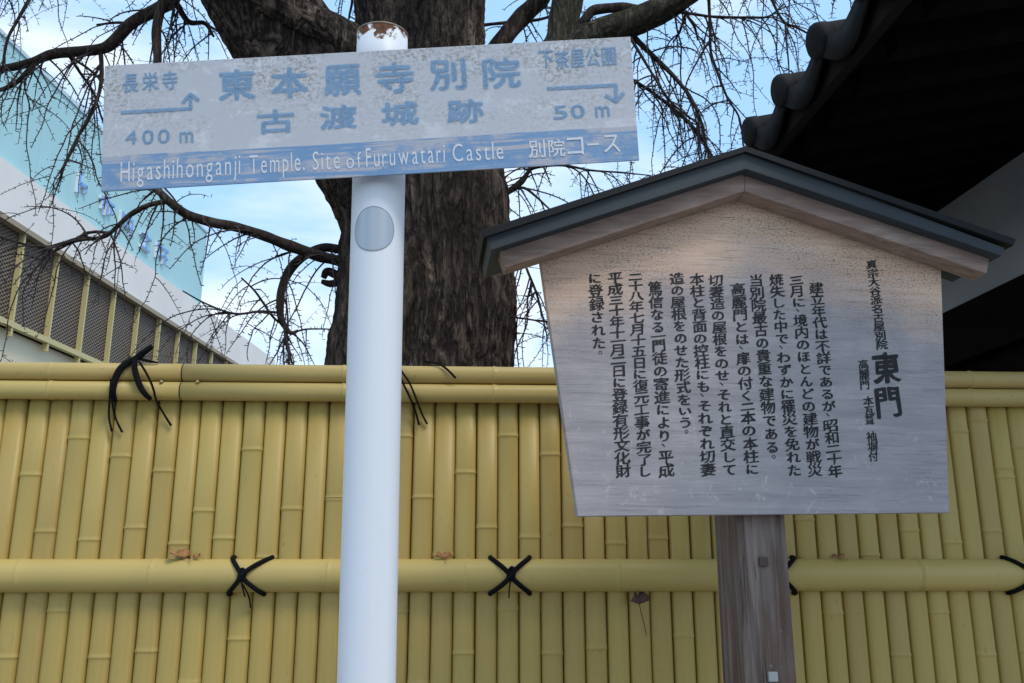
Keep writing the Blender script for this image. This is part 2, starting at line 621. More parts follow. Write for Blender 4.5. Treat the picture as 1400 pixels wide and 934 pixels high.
# left, above the sign
branch([(285, -110, 14, -.4), (250, -30, 10, -.35), (236, 0, 10, -.3), (219, 12, 9.5, -.3), (178, 33, 9, -.3), (152, 60, 9, -.3), (133, 68, 8.5, -.3), (100, 71, 8, -.3), (69, 75, 7.5, -.3), (40, 86, 6.5, -.3), (0, 95, 5.5, -.3), (-60, 104, 4, -.3)], tw=1.3)
branch([(55, 78, 5, -.3), (36, 100, 5, -.3), (14, 118, 4.5, -.3), (-20, 128, 3, -.3)])
branch([(232, -20, 7.5, -.3), (223, 4, 7.5, -.32), (214, 40, 7, -.35), (215, 88, 6.5, -.35), (206, 140, 5, -.35), (190, 200, 3, -.35)], tw=0.6)
branch([(230, -10, 6, -.3), (243, 8, 5.5, -.2), (258, 30, 5, -.1), (280, 32, 4, 0), (292, 50, 2.5, 0)], tw=1.6)
branch([(137, 67, 4.5, -.3), (139, 90, 4, -.3), (138, 115, 3.5, -.3), (129, 146, 3, -.3), (105, 190, 2.5, -.3), (82, 237, 1.6, -.3)])
branch([(43, -6, 3, -.6), (24, 28, 3, -.6), (10, 55, 2.8, -.6), (3, 95, 2, -.6)], tw=0.8)
branch([(92, 73, 3, -.3), (110, 100, 2.6, -.2), (128, 128, 2.2, -.1), (140, 165, 1.6, -.1)])
branch([(120, 69, 3.2, -.3), (100, 78, 3, -.3), (118, 92, 2.4, -.3), (131, 102, 1.8, -.3)], tw=0.8)
branch([(178, 33, 3, -.3), (160, 31, 2.5, -.3), (132, 34, 1.8, -.3)], tw=0.6)
# left, below the sign
branch([(500, 372, 11, 0), (465, 358, 9, -.05), (440, 351, 9, -.1), (417, 344, 9, -.15), (390, 334, 8.5, -.2), (362, 323, 8, -.25), (325, 311, 7.5, -.3), (289, 304, 7.5, -.3), (258, 294, 7, -.35), (235, 279, 6.5, -.4), (220, 265, 5.5, -.4), (209, 256, 5, -.4), (190, 225, 4, -.4)], sides=12, tw=1.4)
branch([(232, 275, 5, -.4), (205, 280, 4.8, -.4), (180, 292, 4.5, -.4), (158, 312, 4.2, -.4), (142, 324, 4, -.4), (110, 328, 3.4, -.4), (72, 337, 3, -.4), (38, 335, 2.4, -.4), (0, 324, 2, -.4), (-40, 318, 1.5, -.4)], tw=1.3)
branch([(152, 319, 3, -.4), (130, 317, 2.8, -.4), (112, 322, 2.6, -.4), (95, 333, 2.2, -.4), (60, 352, 1.6, -.4)], tw=0.8)
branch([(500, 345, 9, .1), (465, 341, 7.5, 0), (440, 339, 7, -.05), (416, 350, 7, -.08), (397, 368, 7, -.1), (386, 392, 7, -.1), (383, 420, 6.5, -.1), (386, 440, 5.5, -.1), (397, 455, 4, -.1), (408, 452, 2.5, -.1)], tw=0.8)
branch([(386, 428, 2.8, -.1), (355, 426, 2.4, -.15), (321, 429, 2.2, -.2), (283, 416, 1.8, -.25), (250, 398, 1.3, -.25)], tw=1.2)
branch([(388, 445, 2.6, -.1), (372, 432, 2.2, -.1), (350, 400, 2, -.1), (330, 380, 1.5, -.1)], tw=1.2)
branch([(389, 450, 2.8, -.1), (392, 475, 2.2, -.1), (402, 505, 1.6, -.1)], tw=1.2)
branch([(500, 388, 9), (466, 378, 7.5), (448, 371, 6.5), (442, 380, 5)], tw=0)
branch([(500, 392, 8, .05), (470, 386, 6.5, .02), (452, 388, 5.5), (440, 385, 4)], tw=0)
# right
branch([(660, 275, 7), (694, 262, 5.5), (713, 248, 5.2), (722, 236, 4), (732, 229, 3.2), (769, 226, 2.6), (808, 233, 2, -.1), (850, 236, 1.6, -.1), (889, 240, 1.2, -.1)], tw=1.2)
branch([(700, 260, 2.6), (716, 257, 2.4), (732, 268, 2.2), (748, 283, 1.8), (764, 296, 1.3)], tw=1.2)
branch([(769, 226, 1.8), (785, 231, 1.6), (797, 241, 1.5), (806, 254, 1.3), (812, 268, 1)], tw=1)
branch([(690, 300, 3), (706, 330, 2.6), (721, 370, 2.4), (733, 400, 2.2), (741, 430, 2), (748, 460, 1.4)], tw=1.2)
branch([(680, 425, 2.6), (700, 433, 2.2), (725, 437, 1.8), (752, 441, 1.3)], tw=1)
branch([(846, 30, 6, -.2), (863, 47, 5.2, -.2), (886, 70, 4.8, -.2), (915, 98, 4.2, -.2), (931, 116, 3.6, -.2), (944, 133, 3.2, -.2), (958, 165, 2.8, -.2), (965, 195, 2.4, -.2), (976, 240, 1.5, -.2)], tw=1.3)
branch([(838, 95, 3.5, -.1), (866, 110, 3.4, -.1), (885, 122, 3.2, -.1), (906, 137, 3.4, -.1), (930, 157, 3.4, -.1), (946, 172, 3.4, -.1), (958, 188, 3, -.1), (972, 210, 2, -.1), (985, 245, 1.4, -.1)], tw=1.3)
branch([(862, 52, 3.2, -.3), (876, 75, 2.8, -.3), (893, 103, 2.5, -.3), (916, 138, 2.2, -.3), (942, 160, 2, -.3), (960, 172, 1.4, -.3)], tw=1.2)
branch([(968, -30, 4, -.3), (969, 0, 3.4, -.3), (971, 40, 3, -.3), (972, 72, 2.8, -.3), (983, 105, 2.6, -.3), (995, 135, 2.2, -.3), (1011, 162, 1.8, -.3), (1016, 200, 1.2, -.3)], tw=0.7)
branch([(898, 18, 3.4, -.3), (930, 17, 3, -.3), (975, 23, 2.8, -.3), (1025, 24, 2.4, -.3), (1052, 22, 2, -.3), (1072, 5, 1.6, -.3)], tw=1.5)
branch([(938, 15, 2.8, -.2), (934, 30, 2.6, -.2), (928, 46, 2.2, -.2), (920, 58, 1.5, -.2)], tw=0.8)
branch([(940, 22, 2.6, -.2), (950, 38, 2.4, -.2), (954, 55, 1.6, -.2)], tw=0.8)
branch([(1050, -20, 3, -.5), (1058, 6, 2.8, -.5), (1072, 30, 2.4, -.5), (1090, 38, 2.2, -.5), (1112, 50, 1.8, -.5)], tw=0.4)
branch([(1074, 32, 2.2, -.5), (1075, 55, 2, -.5), (1078, 85, 1.6, -.5), (1079, 108, 1.1, -.5)], tw=0.8)
# limbs above the frame, from which more twigs hang
branch([(250, -150, 18, -.5), (120, -110, 12, -.6), (0, -95, 8, -.7), (-110, -60, 5, -.8)], tw=2.2)
branch([(180, -130, 10, -.2), (90, -60, 6, .2), (-30, -40, 4, .4)], tw=1.6)
branch([(985, -45, 12, -.3), (1030, -50, 8, -.3), (1120, -55, 6, -.3), (1220, -60, 4, -.3)], tw=1.4)
branch([(930, -30, 8, 0), (960, -40, 6, .3), (1010, -30, 5, .4), (1060, -30, 4, .5)], tw=1.3)
branch([(330, -120, 8, .3), (370, -70, 5, .5), (450, -50, 4, .5), (480, -10, 3, .5), (477, 26, 2, .5)], tw=0.7)

# twigs with the short spurs of a ginkgo
STAIN = MB()


def twig(mb, p, d, length, r, droop):
    pts, rad = [p.copy()], [r]
    n = max(5, int(length / 0.027))
    st = length / n
    wob = random.uniform(0, 100)
    spurs = []
    for i in range(n):
        t = (i + 1) / n
        d = d + Vector((0, 0, -droop * st * 3.2)) + Vector((noise.noise(Vector((wob, i * .5, 0))), noise.noise(Vector((wob, 5, i * .5))), noise.noise(Vector((9, wob, i * .5))) * .6)) * 0.30
        d.normalize()
        p = p + d * st
        pts.append(p.copy())
        rad.append(r * (1 - 0.62 * t))
        if i > 0:
            spurs.append((p.copy(), d.copy(), rad[-1]))
    mb.tube(pts, rad, 4, 1, cap=False)
    for sp, sd_, sr in spurs:
        for _k in range(1 if random.random() < .75 else 2):
            if random.random() < .12:
                continue
            side = Vector((random.uniform(-1, 1), random.uniform(-.5, .5), random.uniform(-.4, .6)))
            side = (side - sd_ * side.dot(sd_)).normalized()
            q = sp + sd_ * random.uniform(-.5, .5) * st
            e = q + (side + sd_ * random.uniform(-.3, .5)).normalized() * random.uniform(.008, .024)
            mb.tube([q, e], [min(0.0032, sr * .95), 0.0020], 3, 1, cap=False)
    return pts, rad


bunch = []
for pts, rad, w in ALLB:
    L = sum((pts[i + 1] - pts[i]).length for i in range(len(pts) - 1))
    cnt = int(L * 20 * w + random.random())
    for k in range(cnt):
        f = random.random() ** 0.9 * (len(pts) - 1)
        i = min(int(f), len(pts) - 2)
        p = pts[i].lerp(pts[i + 1], f - i)
        ax = (pts[i + 1] - pts[i]).normalized()
        d = Vector((random.gauss(0, .7), random.gauss(0, .45), random.uniform(-1.1, .25)))
        d = (d + ax * random.uniform(0, 1.0)).normalized()
        ln = random.choice((.14, .22, .3, .42, .55, .7)) * random.uniform(.7, 1.15)
        bunch.append((ln, p, d, min(rad[i] * .7, random.uniform(.0036, .0058))))
bunch.sort(key=lambda q: -q[0])
fine = MB()
for j, (ln, p, d, r) in enumerate(bunch):
    if j < 60:
        mb = MB()
        pts, rad = twig(mb, p, d, ln, r, random.uniform(.6, 1.5))
        if ln > .4:
            for _q in range(2):
                i = random.randrange(2, len(pts) - 1)
                twig(mb, pts[i], Vector((random.gauss(0, .8), random.gauss(0, .4), random.uniform(-.9, .4))).normalized(), ln * random.uniform(.25, .5), rad[i] * .8, .8)
        mb.build('twig', MAT_TWIG, tree)
    else:
        pts, rad = twig(fine, p, d, ln, r, random.uniform(.5, 1.6))
        if ln > .25 and random.random() < .7:
            i = random.randrange(2, len(pts) - 1)
            twig(fine, pts[i], Vector((random.gauss(0, .8), random.gauss(0, .4), random.uniform(-.9, .4))).normalized(), ln * random.uniform(.25, .5), rad[i] * .8, .8)
o = fine.build('fine_twigs', MAT_TWIG, tree)
o['kind'] = 'stuff'
print('twigs', len(bunch))

# ------------------------------------------------------------------ bamboo fence
fa = R(2.6)
FP = Plane(at(700, 640, 2.474), Vector((math.cos(fa), math.sin(fa), 0)))
FP.o.z = 0.0
fence = empty('bamboo_fence', FP.o, 'yellow synthetic bamboo fence with upright slats and rails tied with black cord', 'fence')


def fs(px, py, off=0.0):
    return FP.uv(FP.hit(px, py, off))


def bamboo(mb, p0, ax, length, r, nodes, sides=20, square=0.55, depth=1.0, side=None):
    """culm from p0 along ax with node rings at the given distances"""
    rows = {0.0: r, length: r}
    for z in nodes:
        for dz, dr in ((-.016, 0), (-.007, .0), (-.0028, .0004), (-.0005, .0017), (.0020, .0020), (.0048, .0006), (.014, 0)):
            if 0 < z + dz < length:
                rows[z + dz] = r + dr
    ks = sorted(rows)
    mb.tube([p0 + ax * k for k in ks], [rows[k] for k in ks], sides, 1, True, None, square)


z_rt = fs(640, 500, .02)[1]                     # top of the top rail
z_r1 = fs(640, 524, .03)[1]
z_r2 = fs(640, 549, .03)[1]
z_m = fs(640, 787, .035)[1]
r_mid = 0.0435
NODES = [(65, 649), (103, 727), (195, 599), (215, 739), (307, 624), (340, 722), (412, 644), (450, 744), (520, 699), (568, 737), (648, 615), (750, 696), (863, 683), (685, 763)]
NODES = [(x / 1.93, 450 + (y - 450)) for x, y in NODES]
CR1 = [(65, 385), (103, 535), (195, 288), (215, 557), (307, 336), (340, 525), (412, 375), (450, 568), (520, 480), (568, 553), (648, 318), (750, 475), (863, 450), (685, 603),
       (135, 745), (240, 868), (362, 852), (608, 820), (10, 868)]
CR2 = [(20, 415), (258, 412), (380, 342), (440, 497), (497, 238), (562, 525), (620, 292), (685, 493), (805, 542), (935, 528), (225, 240), (310, 575), (497, 728), (370, 852), (630, 852), (752, 838), (1000, 803)]
CR3 = [(425, 225), (710, 380), (880, 272), (1075, 325), (1240, 275), (1290, 40), (550, 632), (1015, 630), (850, 815), (1230, 815), (1390, 800)]
ND = [(x / 1.93, 450 + y / 1.93) for x, y in CR1] + [(440 + x / 2.057, 480 + y / 2.057) for x, y in CR2] + [(960 + x / 3.18, 640 + y / 3.18) for x, y in CR3]
ND += [(1310, 590), (1365, 640), (1340, 575), (1392, 612)]
PITCH_S = 0.0600
s_ref = fs(36.0, 555)[0]                        # a joint between two slats
by_slat = {}
for x, y in ND:
    s_, z_ = fs(x, y)
    by_slat.setdefault(math.floor((s_ - s_ref) / PITCH_S), []).append(z_)
random.seed(5)
k0 = math.floor((-2.1 - s_ref) / PITCH_S)
for k in range(k0, k0 + 71):
    s_ = s_ref + (k + .5) * PITCH_S
    nodes = list(by_slat.get(k, []))
    if not nodes:
        nodes = [random.uniform(z_m - .03, z_m + .03)]
    z = min(nodes) - random.uniform(.42, .50)
    while z > .15:
        nodes.append(z)
        z -= random.uniform(.42, .5)
    m = MB()
    bamboo(m, FP.pt(s_, 0.06, -.0294 + random.uniform(-.0012, .0008)), Vector((random.uniform(-.0006, .0006), 0, 1)), z_rt - .03 - 0.06, .0298, [q - .06 for q in nodes])
    m.build('slat', MAT_SLAT, fence, True)
m = MB(); m.prism([FP.pt(-2.15, .05, -.027), FP.pt(2.2, .05, -.027), FP.pt(2.2, z_rt - .02, -.027), FP.pt(-2.15, z_rt - .02, -.027)], FP.n * -.006)
m.build('backing_board', MAT_BACK, fence)
m = MB(); m.prism([FP.pt(-2.2, 0, .05), FP.pt(2.25, 0, .05), FP.pt(2.25, .058, .05), FP.pt(-2.2, .058, .05)], FP.n * -.16)
m.build('footing', M('concrete', (.3, .29, .28), .9).m, fence, bevel=.01)

s_gap = fs(247, 522, .03)[0]
gapw = .0016


def rail(name, sa, sb, z, r, off, node_px, row_y, square=.9, sides=28):
    m = MB()
    nodes = [fs(x, row_y, off)[0] - sa for x in node_px]
    nodes = [q for q in nodes if .02 < q < sb - sa - .02]
    bamboo(m, FP.pt(sa, z, off), FP.u, sb - sa, r, nodes, sides, square)
    return m.build(name, MAT_RAIL, fence, True)


ru = (z_rt - z_r1) / 2
rl = (z_r1 - z_r2) / 2
top_nodes = [70, 470, 675, 1323, 880, 1110]
for sa, sb in ((-2.15, s_gap - gapw), (s_gap + gapw, 2.2)):
    rail('top_rail', sa, sb, z_rt - ru, ru - .0004, .006, top_nodes, 512)
    rail('top_rail', sa, sb, z_r1 - rl, rl - .0004, .010, top_nodes, 535)
    rail('back_rail', sa, sb, z_rt - ru, ru - .0004, -.075, [], 512)
rail('middle_rail', -2.15, 2.2, z_m, r_mid, .004, [210, 637, 843, 1252, 1256, 30, 450], 788, .95)
joint_m = M('joint_gap', (.03, .022, .012), .9).m
for zc_, r_, o_ in ((z_rt - ru, ru, .006), (z_r1 - rl, rl, .010)):
    m = MB(); m.tube([FP.pt(s_gap - .0016, zc_, o_), FP.pt(s_gap + .0016, zc_, o_)], [r_ - .0002] * 2, 28, square=.9)
    m.build('rail_joint', joint_m, fence)
for px in (221, 270):
    p = FP.hit(px, 522.5, .03)
    m = MB(); m.tube([p - FP.n * .012, p + FP.n * .004, p + FP.n * .006], [.0052, .0052, .003], 10)
    m.build('screw', M('screw_metal', (.35, .28, .12), .4, .6).m, fence, True)


def tie_on_mid(px, arms, name='rope_tie', tails=(), thick=.0064):
    """cord crossing the middle rail; arms = ((s_top, s_bottom), ...) in px from the centre"""
    s_c = fs(px, 788, .045)[0]
    m = MB()
    kpx = 0.00205
    for n_, (ta, tb) in enumerate(arms):
        pts = []
        for q in range(15):
            f = q / 14
            an = R(106 - 212 * f)
            e = abs(math.sin(an)) ** 1.2 * (1 if abs(an) < 1.57 else .96)
            off = (ta if f < .5 else tb) * kpx * e
            rr = r_mid + thick * (.7 + .8 * n_ * (1 - e))
            pts.append(FP.pt(s_c + off, z_m + math.sin(an) * rr, .004 + math.cos(an) * rr))
        m.tube(pts, [thick * .8] + [thick] * 13 + [thick * .8], 8, 3)
    c = lambda a, b_, o: FP.pt(s_c + a * kpx, z_m + b_ * kpx, r_mid + o)
    m.tube([c(-3, 6, .006), c(1, 8, .009), c(4, 2, .010), c(1, -5, .010), c(-3, -3, .009), c(-2, 3, .011)], [thick * .85] * 6, 7, 4)
    for t in tails:
        m.tube([c(a, b_, o) for a, b_, o in t], [.0022] * len(t), 5, 4)
    return m.build(name, MAT_CORD, fence, True)


tie_on_mid(331, [(-18, 26), (34, -20)], tails=[[(0, -4, .012), (3, -16, .010), (5, -26, -.004)], [(2, -10, .01), (9, -26, -.01), (10, -40, -.03)]])
tie_on_mid(698, [(-27, 27), (27, -27)], tails=[[(-3, 2, .014), (0, 11, .014), (6, 8, .014), (2, -2, .014)], [(0, -4, .012), (-2, -18, .010), (-2, -28, 0)]])
tie_on_mid(1066, [(-26, 26), (27, -26)])
tie_on_mid(1414, [(-30, 28), (27, -28)])


def cordpath(m, lst):
    P, Q = [], []
    for x, y, r, off in lst:
        P.append(FP.hit(x, y, off))
        Q.append(r * .00201)
    m.tube(P, Q, 8, 5)


m = MB()
cordpath(m, [(208, 473, 3.6, .034), (200, 479, 4.4, .034), (190, 488, 4.6, .036), (176, 495, 4.8, .040), (164, 505, 5, .044), (157, 520, 5, .046), (154, 535, 4.6, .044), (157, 548, 3.4, .024)])
cordpath(m, [(200, 478, 3.4, .040), (187, 488, 3.6, .042), (184, 502, 4, .045), (189, 522, 4.2, .046), (197, 537, 3.8, .044), (206, 546, 3, .026)])
cordpath(m, [(206, 476, 3, .030), (195, 484, 3.4, .030), (187, 491, 3.4, .030), (170, 497, 3, .030), (158, 512, 2.6, .040)])
cordpath(m, [(190, 494, 1.6, .05), (201, 512, 1.6, .05), (209, 530, 1.6, .05), (214, 548, 1.5, .035), (224, 566, 1.4, .014), (234, 582, 1.7, .008)])
cordpath(m, [(152, 518, 1.6, .05), (150, 545, 1.5, .04), (149, 570, 1.4, .014), (153, 590, 1.6, .008)])
cordpath(m, [(153, 535, 1.6, .048), (154, 554, 1.5, .03), (159, 574, 1.4, .014), (167, 591, 1.6, .008)])
cordpath(m, [(188, 490, 2.2, .034), (205, 494, 1.8, .030), (216, 496, 1.2, .026)])
m.build('rope_tie', MAT_CORD, fence, True)
m = MB()
cordpath(m, [(540, 492, 2.5, .036), (548, 506, 1.5, .044), (560, 524, 1.5, .046), (570, 548, 1.5, .036), (577, 566, 1.4, .014), (584, 580, 1.6, .008)])
cordpath(m, [(540, 500, 2.5, .042), (550, 522, 1.5, .046), (561, 545, 1.5, .038), (568, 563, 1.4, .014), (573, 581, 1.6, .008)])
cordpath(m, [(520, 488, 4, .030), (528, 505, 4.4, .044), (532, 525, 4.4, .046), (538, 546, 3.4, .024)])
cordpath(m, [(580, 494, 1.2, .012), (597, 497, 1.4, .026), (610, 504, 1.6, .038), (623, 517, 1.6, .040)])
m.build('rope_tie', MAT_CORD, fence, True)

# ------------------------------------------------------------------ temple gate, right
gth = math.atan2(600 - 700, FPX * CT)
gu = Vector((math.sin(gth), math.cos(gth), 0))        # along the eave, away from the camera
gv = Vector((gu.y, -gu.x, 0))                         # to the right, under the roof
e0 = at(1160, 52, 1)
e0 = EYE + (e0 - EYE) * (2.4 / (e0 - EYE).y)          # a tile end of the eave
SL = 0.22
gate = empty('temple_gate', (2.6, 2.4, 0), 'dark tiled temple gate roof with deep eave and grey plaster wall at upper right', 'gate')
MAT_TILE = M('roof_tile', (.12, .125, .13), .7, spec=.1)
_f = MAT_TILE.noise(MAT_TILE.coord('Object', (14, 14, 14)), 1, 4)
MAT_TILE.base(MAT_TILE.ramp(_f, [(.3, (.012, .0118, .0115)), (.8, (.028, .0275, .027))]))
MAT_TILE = MAT_TILE.m
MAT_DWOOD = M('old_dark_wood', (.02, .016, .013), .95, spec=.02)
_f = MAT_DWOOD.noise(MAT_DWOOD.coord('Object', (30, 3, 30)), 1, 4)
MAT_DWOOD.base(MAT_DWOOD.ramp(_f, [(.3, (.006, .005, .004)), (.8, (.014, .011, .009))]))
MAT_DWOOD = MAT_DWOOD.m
up = Vector((0, 0, 1))


def gp(t, w, h):
    """t along the eave from the first tile, w to the right along the roof slope, h above the eave line"""
    return e0 + gu * t + gv * w + up * (h + w * SL)


TP = 0.295
# roof body (boards under the tiles)
m = MB()
a0, a1 = -1.7, 2.3
prof = [(-0.03, -.075), (2.6, -.075), (2.6, .03), (-0.03, -.02)]
m.prism([gp(a0, w, h) for w, h in prof], gu * (a1 - a0))
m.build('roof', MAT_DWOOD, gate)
m = MB()
m.prism([gp(a0, w, h) for w, h in ((-.055, -.125), (-.012, -.125), (-.012, -.03), (-.055, -.03))], gu * (a1 - a0))
m.build('fascia_board', M('fascia_wood', (.020, .017, .015), .9, spec=.05).m, gate)
for k in range(-6, 7):
    t = k * TP
    # round cover tile, its end disc, and the dished tile beside it
    m = MB()
    m.tube([gp(t, -.10, .005), gp(t, -.085, .005), gp(t, 2.6, .03)], [.048, .053, .053], 20)
    o = m.build('roof_tile', MAT_TILE, gate, True)
    m = MB()
    m.tube([gp(t, -.118, .004), gp(t, -.112, .004), gp(t, -.104, .004), gp(t, -.075, .004)], [.040, .052, .057, .057], 24)
    m.build('tile_end', MAT_TILE, o, True)
    m = MB()
    vs, fc, N = [], [], 10
    for j, (w, hh) in enumerate(((-.085, 0), (2.6, .02))):
        for q in range(N + 1):
            x = q / N
            sag = -.062 * math.sin(math.pi * x)
            vs.append(gp(t + x * TP, w, hh + sag + .012))
    for j in range(N + 1):
        x = j / N
        vs.append(gp(t + x * TP, -.080, -.062 * math.sin(math.pi * x) - .050 - .02 * math.sin(math.pi * x)))
    for q in range(N):
        fc.append((q, q + 1, N + 1 + q + 1, N + 1 + q))
        fc.append((2 * N + 2 + q, 2 * N + 3 + q, q + 1, q))
    m.add(vs, fc)
    o2 = m.build('eave_tile', MAT_TILE, gate, True)
    sm = o2.modifiers.new('solid', 'SOLIDIFY')
    sm.thickness = .014
# rafters under the eave
for k in range(-8, 9):
    m = MB()
    q = [gp(k * .21 + .05, .06, -.15), gp(k * .21 + .12, .06, -.15), gp(k * .21 + .12, .06, -.077), gp(k * .21 + .05, .06, -.077)]
    m.prism(q, (gp(0, 2.5, 0) - gp(0, .06, 0)))
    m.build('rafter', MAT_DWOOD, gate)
# wall under the roof: find where the soffit meets it in the photograph
d = ray(1340, 245)
ns = (gp(0, 1, 0) - gp(0, 0, 0)).cross(gu)
pj = EYE + d * ((gp(0, 0, -.15) - EYE).dot(ns) / d.dot(ns))
GW = Plane(Vector((pj.x, pj.y, 0)), gu)
if GW.n.x > 0:
    GW.n = -GW.n
z_j = pj.z
z_wb = GW.hit(1345, 403).z


def gbox(name, mat, ta, tb, za, zb, na, nb, bevel=0):
    m = MB()
    o = GW.o + GW.u * ta + GW.n * na
    o.z = za
    m.box(o, GW.u * (tb - ta), GW.n * (nb - na), Vector((0, 0, zb - za)))
    return m.build(name, mat, gate, bevel=bevel)


pl = M('grey_plaster', (.26, .27, .28), .85)
_f = pl.noise(pl.coord('Object', (2, 2, 2)), 1, 6)
pl.base(pl.ramp(_f, [(.3, (.34, .35, .36)), (.8, (.44, .445, .45))]))
gbox('plaster_wall', pl.m, -.98, 4.2, z_wb, z_j - .014, -.12, 0)
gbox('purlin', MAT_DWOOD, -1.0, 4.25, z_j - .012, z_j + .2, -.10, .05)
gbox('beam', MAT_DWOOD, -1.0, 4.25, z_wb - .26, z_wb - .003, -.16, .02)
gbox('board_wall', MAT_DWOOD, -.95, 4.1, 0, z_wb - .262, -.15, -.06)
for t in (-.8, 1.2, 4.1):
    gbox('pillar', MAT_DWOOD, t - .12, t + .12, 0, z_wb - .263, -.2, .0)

# ------------------------------------------------------------------ lettering helper
_glyph = {}


def load_glyphs(chars):
    objs = []
    for ch in sorted(set(chars)):
        cu = bpy.data.curves.new('glyph', 'FONT')
        cu.body = ch
        cu.resolution_u = 4
        ob = bpy.data.objects.new('glyph', cu)
        link(ob)
        objs.append((ch, ob))
    bpy.context.view_layer.update()
    dg = bpy.context.evaluated_depsgraph_get()
    for ch, ob in objs:
        me = bpy.data.meshes.new_from_object(ob.evaluated_get(dg))
        vs = [(v.co.x, v.co.y) for v in me.vertices]
        fsx = [tuple(p.vertices) for p in me.polygons]
        if vs:
            x0, x1 = min(v[0] for v in vs), max(v[0] for v in vs)
            y0, y1 = min(v[1] for v in vs), max(v[1] for v in vs)
            _glyph[ch] = (vs, fsx, x0, x1, y0, y1)
        bpy.data.meshes.remove(me)
    for ch, ob in objs:
        cu = ob.data
        bpy.data.objects.remove(ob)
        bpy.data.curves.remove(cu)


COLS = [
    ('に登録された。', (813, 373), (820, 489), 20),
    ('平成三十年十一月二日に登録有形文化財', (840.5, 372), (852, 653), 20),
    ('二十八年七月十五日に復元工事が完了し', (868, 373), (882, 653), 20),
    ('篤信なる一門徒の寄進により、平成', (895.5, 384.5), (912, 652.6), 20),
    ('造の屋根をのせた形式をいう。', (925, 373), (938, 597), 20),
    ('本柱と背面の控柱にも、それぞれ切妻', (952, 374), (969, 651), 20),
    ('切妻造の屋根をのせ、それと直交して', (978, 375.5), (998, 651), 20),
    ('高麗門とは、扉の付く二本の本柱に', (1008.5, 387), (1029, 650), 20),
    ('当別院最古の貴重な建物である。', (1033, 375.5), (1057.5, 632), 20),
    ('焼失した中で、わずかに罹災を免れた', (1060.5, 374.7), (1087, 652), 20),
    ('三月に、境内のほとんどの建物が戦災', (1088, 376.6), (1115, 652), 20),
    ('建立年代は不詳であるが、昭和二十年', (1115, 386), (1143, 653), 20),
    ('真宗大谷派名古屋別院', (1191, 356), (1206, 478), 16),
    ('東門', (1209, 480), (1216, 573), 37),
    ('高麗門', (1180, 492), (1182.5, 533), 14),
    ('本瓦葺', (1187, 542), (1189.5, 581), 14),
    ('袖塀付', (1191, 590), (1195, 631), 14)]
SIGN_TXT = '長栄寺東本願寺別院古渡城跡下茶屋公園別院コース400m50mHigashihonganji Temple. Site of Furuwatari Castle'
load_glyphs(''.join(c[0] for c in COLS) + SIGN_TXT)


def put_glyph(mb, plane, ch, cx, cy, w, h, off, bold=(), slant=0.0, rot=0.0, em=False, jit=0.0):
    """glyph centred on (cx, cy) of the plane; w, h = size of its box (or of its em square)"""
    if ch not in _glyph:
        return
    vs, fc, x0, x1, y0, y1 = _glyph[ch]
    if em:
        mx, my, sx, sy = .5, .38, w, h
    else:
        mx, my = (x0 + x1) / 2, (y0 + y1) / 2
        sx, sy = w / max(x1 - x0, .05), h / max(y1 - y0, .05)
    if jit:
        vs = [(x + random.gauss(0, jit), y + random.gauss(0, jit * .8)) for x, y in vs]
    c, s = math.cos(rot), math.sin(rot)
    for i, (bx, by) in enumerate([(0, 0)] + list(bold)):
        out = []
        for x, y in vs:
            X, Y = (x - mx) * sx + bx, (y - my) * sy + by
            Y += slant * X
            X, Y = X * c - Y * s, X * s + Y * c
            out.append(plane.pt(cx + X, cy + Y, off + i * .00004))
        mb.add(out, fc, [plane.uv(p) for p in out])


# ------------------------------------------------------------------ wooden notice board
na = R(5.4)
NP = Plane(at(1042, 705, 1.84), Vector((math.cos(na), math.sin(na), 0)))
NP.o.z = 0
board = empty('notice_board', NP.pt(0, 0, -.08), 'weathered wooden notice board with small gabled roof, a post and vertical black brush writing', 'notice board')
H = NP.hit
apex_s, apex_z = NP.uv(H(1018, 240))
slope = .345
pw = M('weathered_panel', (.36, .34, .36), .8, spec=.25)
_u = pw.sep(pw.coord('UV'))
gr = pw.noise(pw.coord('UV', (3.0, 42, 1)), 1.0, 6, .7, .8)
gr2 = pw.noise(pw.coord('UV', (9, 160, 1)), 1.0, 4, .7)
bl = pw.noise(pw.coord('UV', (7, 9, 1)), 1.0, 5, .65)
spk = pw.noise(pw.coord('UV', (170, 290, 1)), 1.0, 3, .8)
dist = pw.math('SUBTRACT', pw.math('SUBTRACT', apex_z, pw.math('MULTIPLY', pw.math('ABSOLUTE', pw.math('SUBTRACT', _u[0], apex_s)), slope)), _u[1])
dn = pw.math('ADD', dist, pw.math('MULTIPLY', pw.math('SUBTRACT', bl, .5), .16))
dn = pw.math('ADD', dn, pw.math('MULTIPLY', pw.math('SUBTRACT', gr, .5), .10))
fresh = pw.ramp(dn, [(.12, 1.0), (.27, 0.0)])
grey = pw.mix(pw.ramp(gr, [(.3, 0.0), (.72, 1.0)]), (.315, .288, .292), (.47, .43, .43))
tan = pw.mix(pw.ramp(gr, [(.3, 0.0), (.72, 1.0)]), (.62, .41, .28), (.86, .615, .46))
grey = pw.mix(pw.ramp(bl, [(.40, 0.0), (.62, .55)]), grey, (.30, .28, .29))
c = pw.mix(fresh, grey, tan)
c = pw.mix(pw.ramp(gr2, [(.55, 0.0), (.68, .45)]), c, (.14, .125, .12))
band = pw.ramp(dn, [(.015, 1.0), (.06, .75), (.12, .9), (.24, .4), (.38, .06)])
sp_f = pw.math('MULTIPLY', pw.ramp(spk, [(.53, 0.0), (.62, 1.0)]), pw.math('MULTIPLY', band, pw.ramp(bl, [(.36, .25), (.56, 1.0)])))
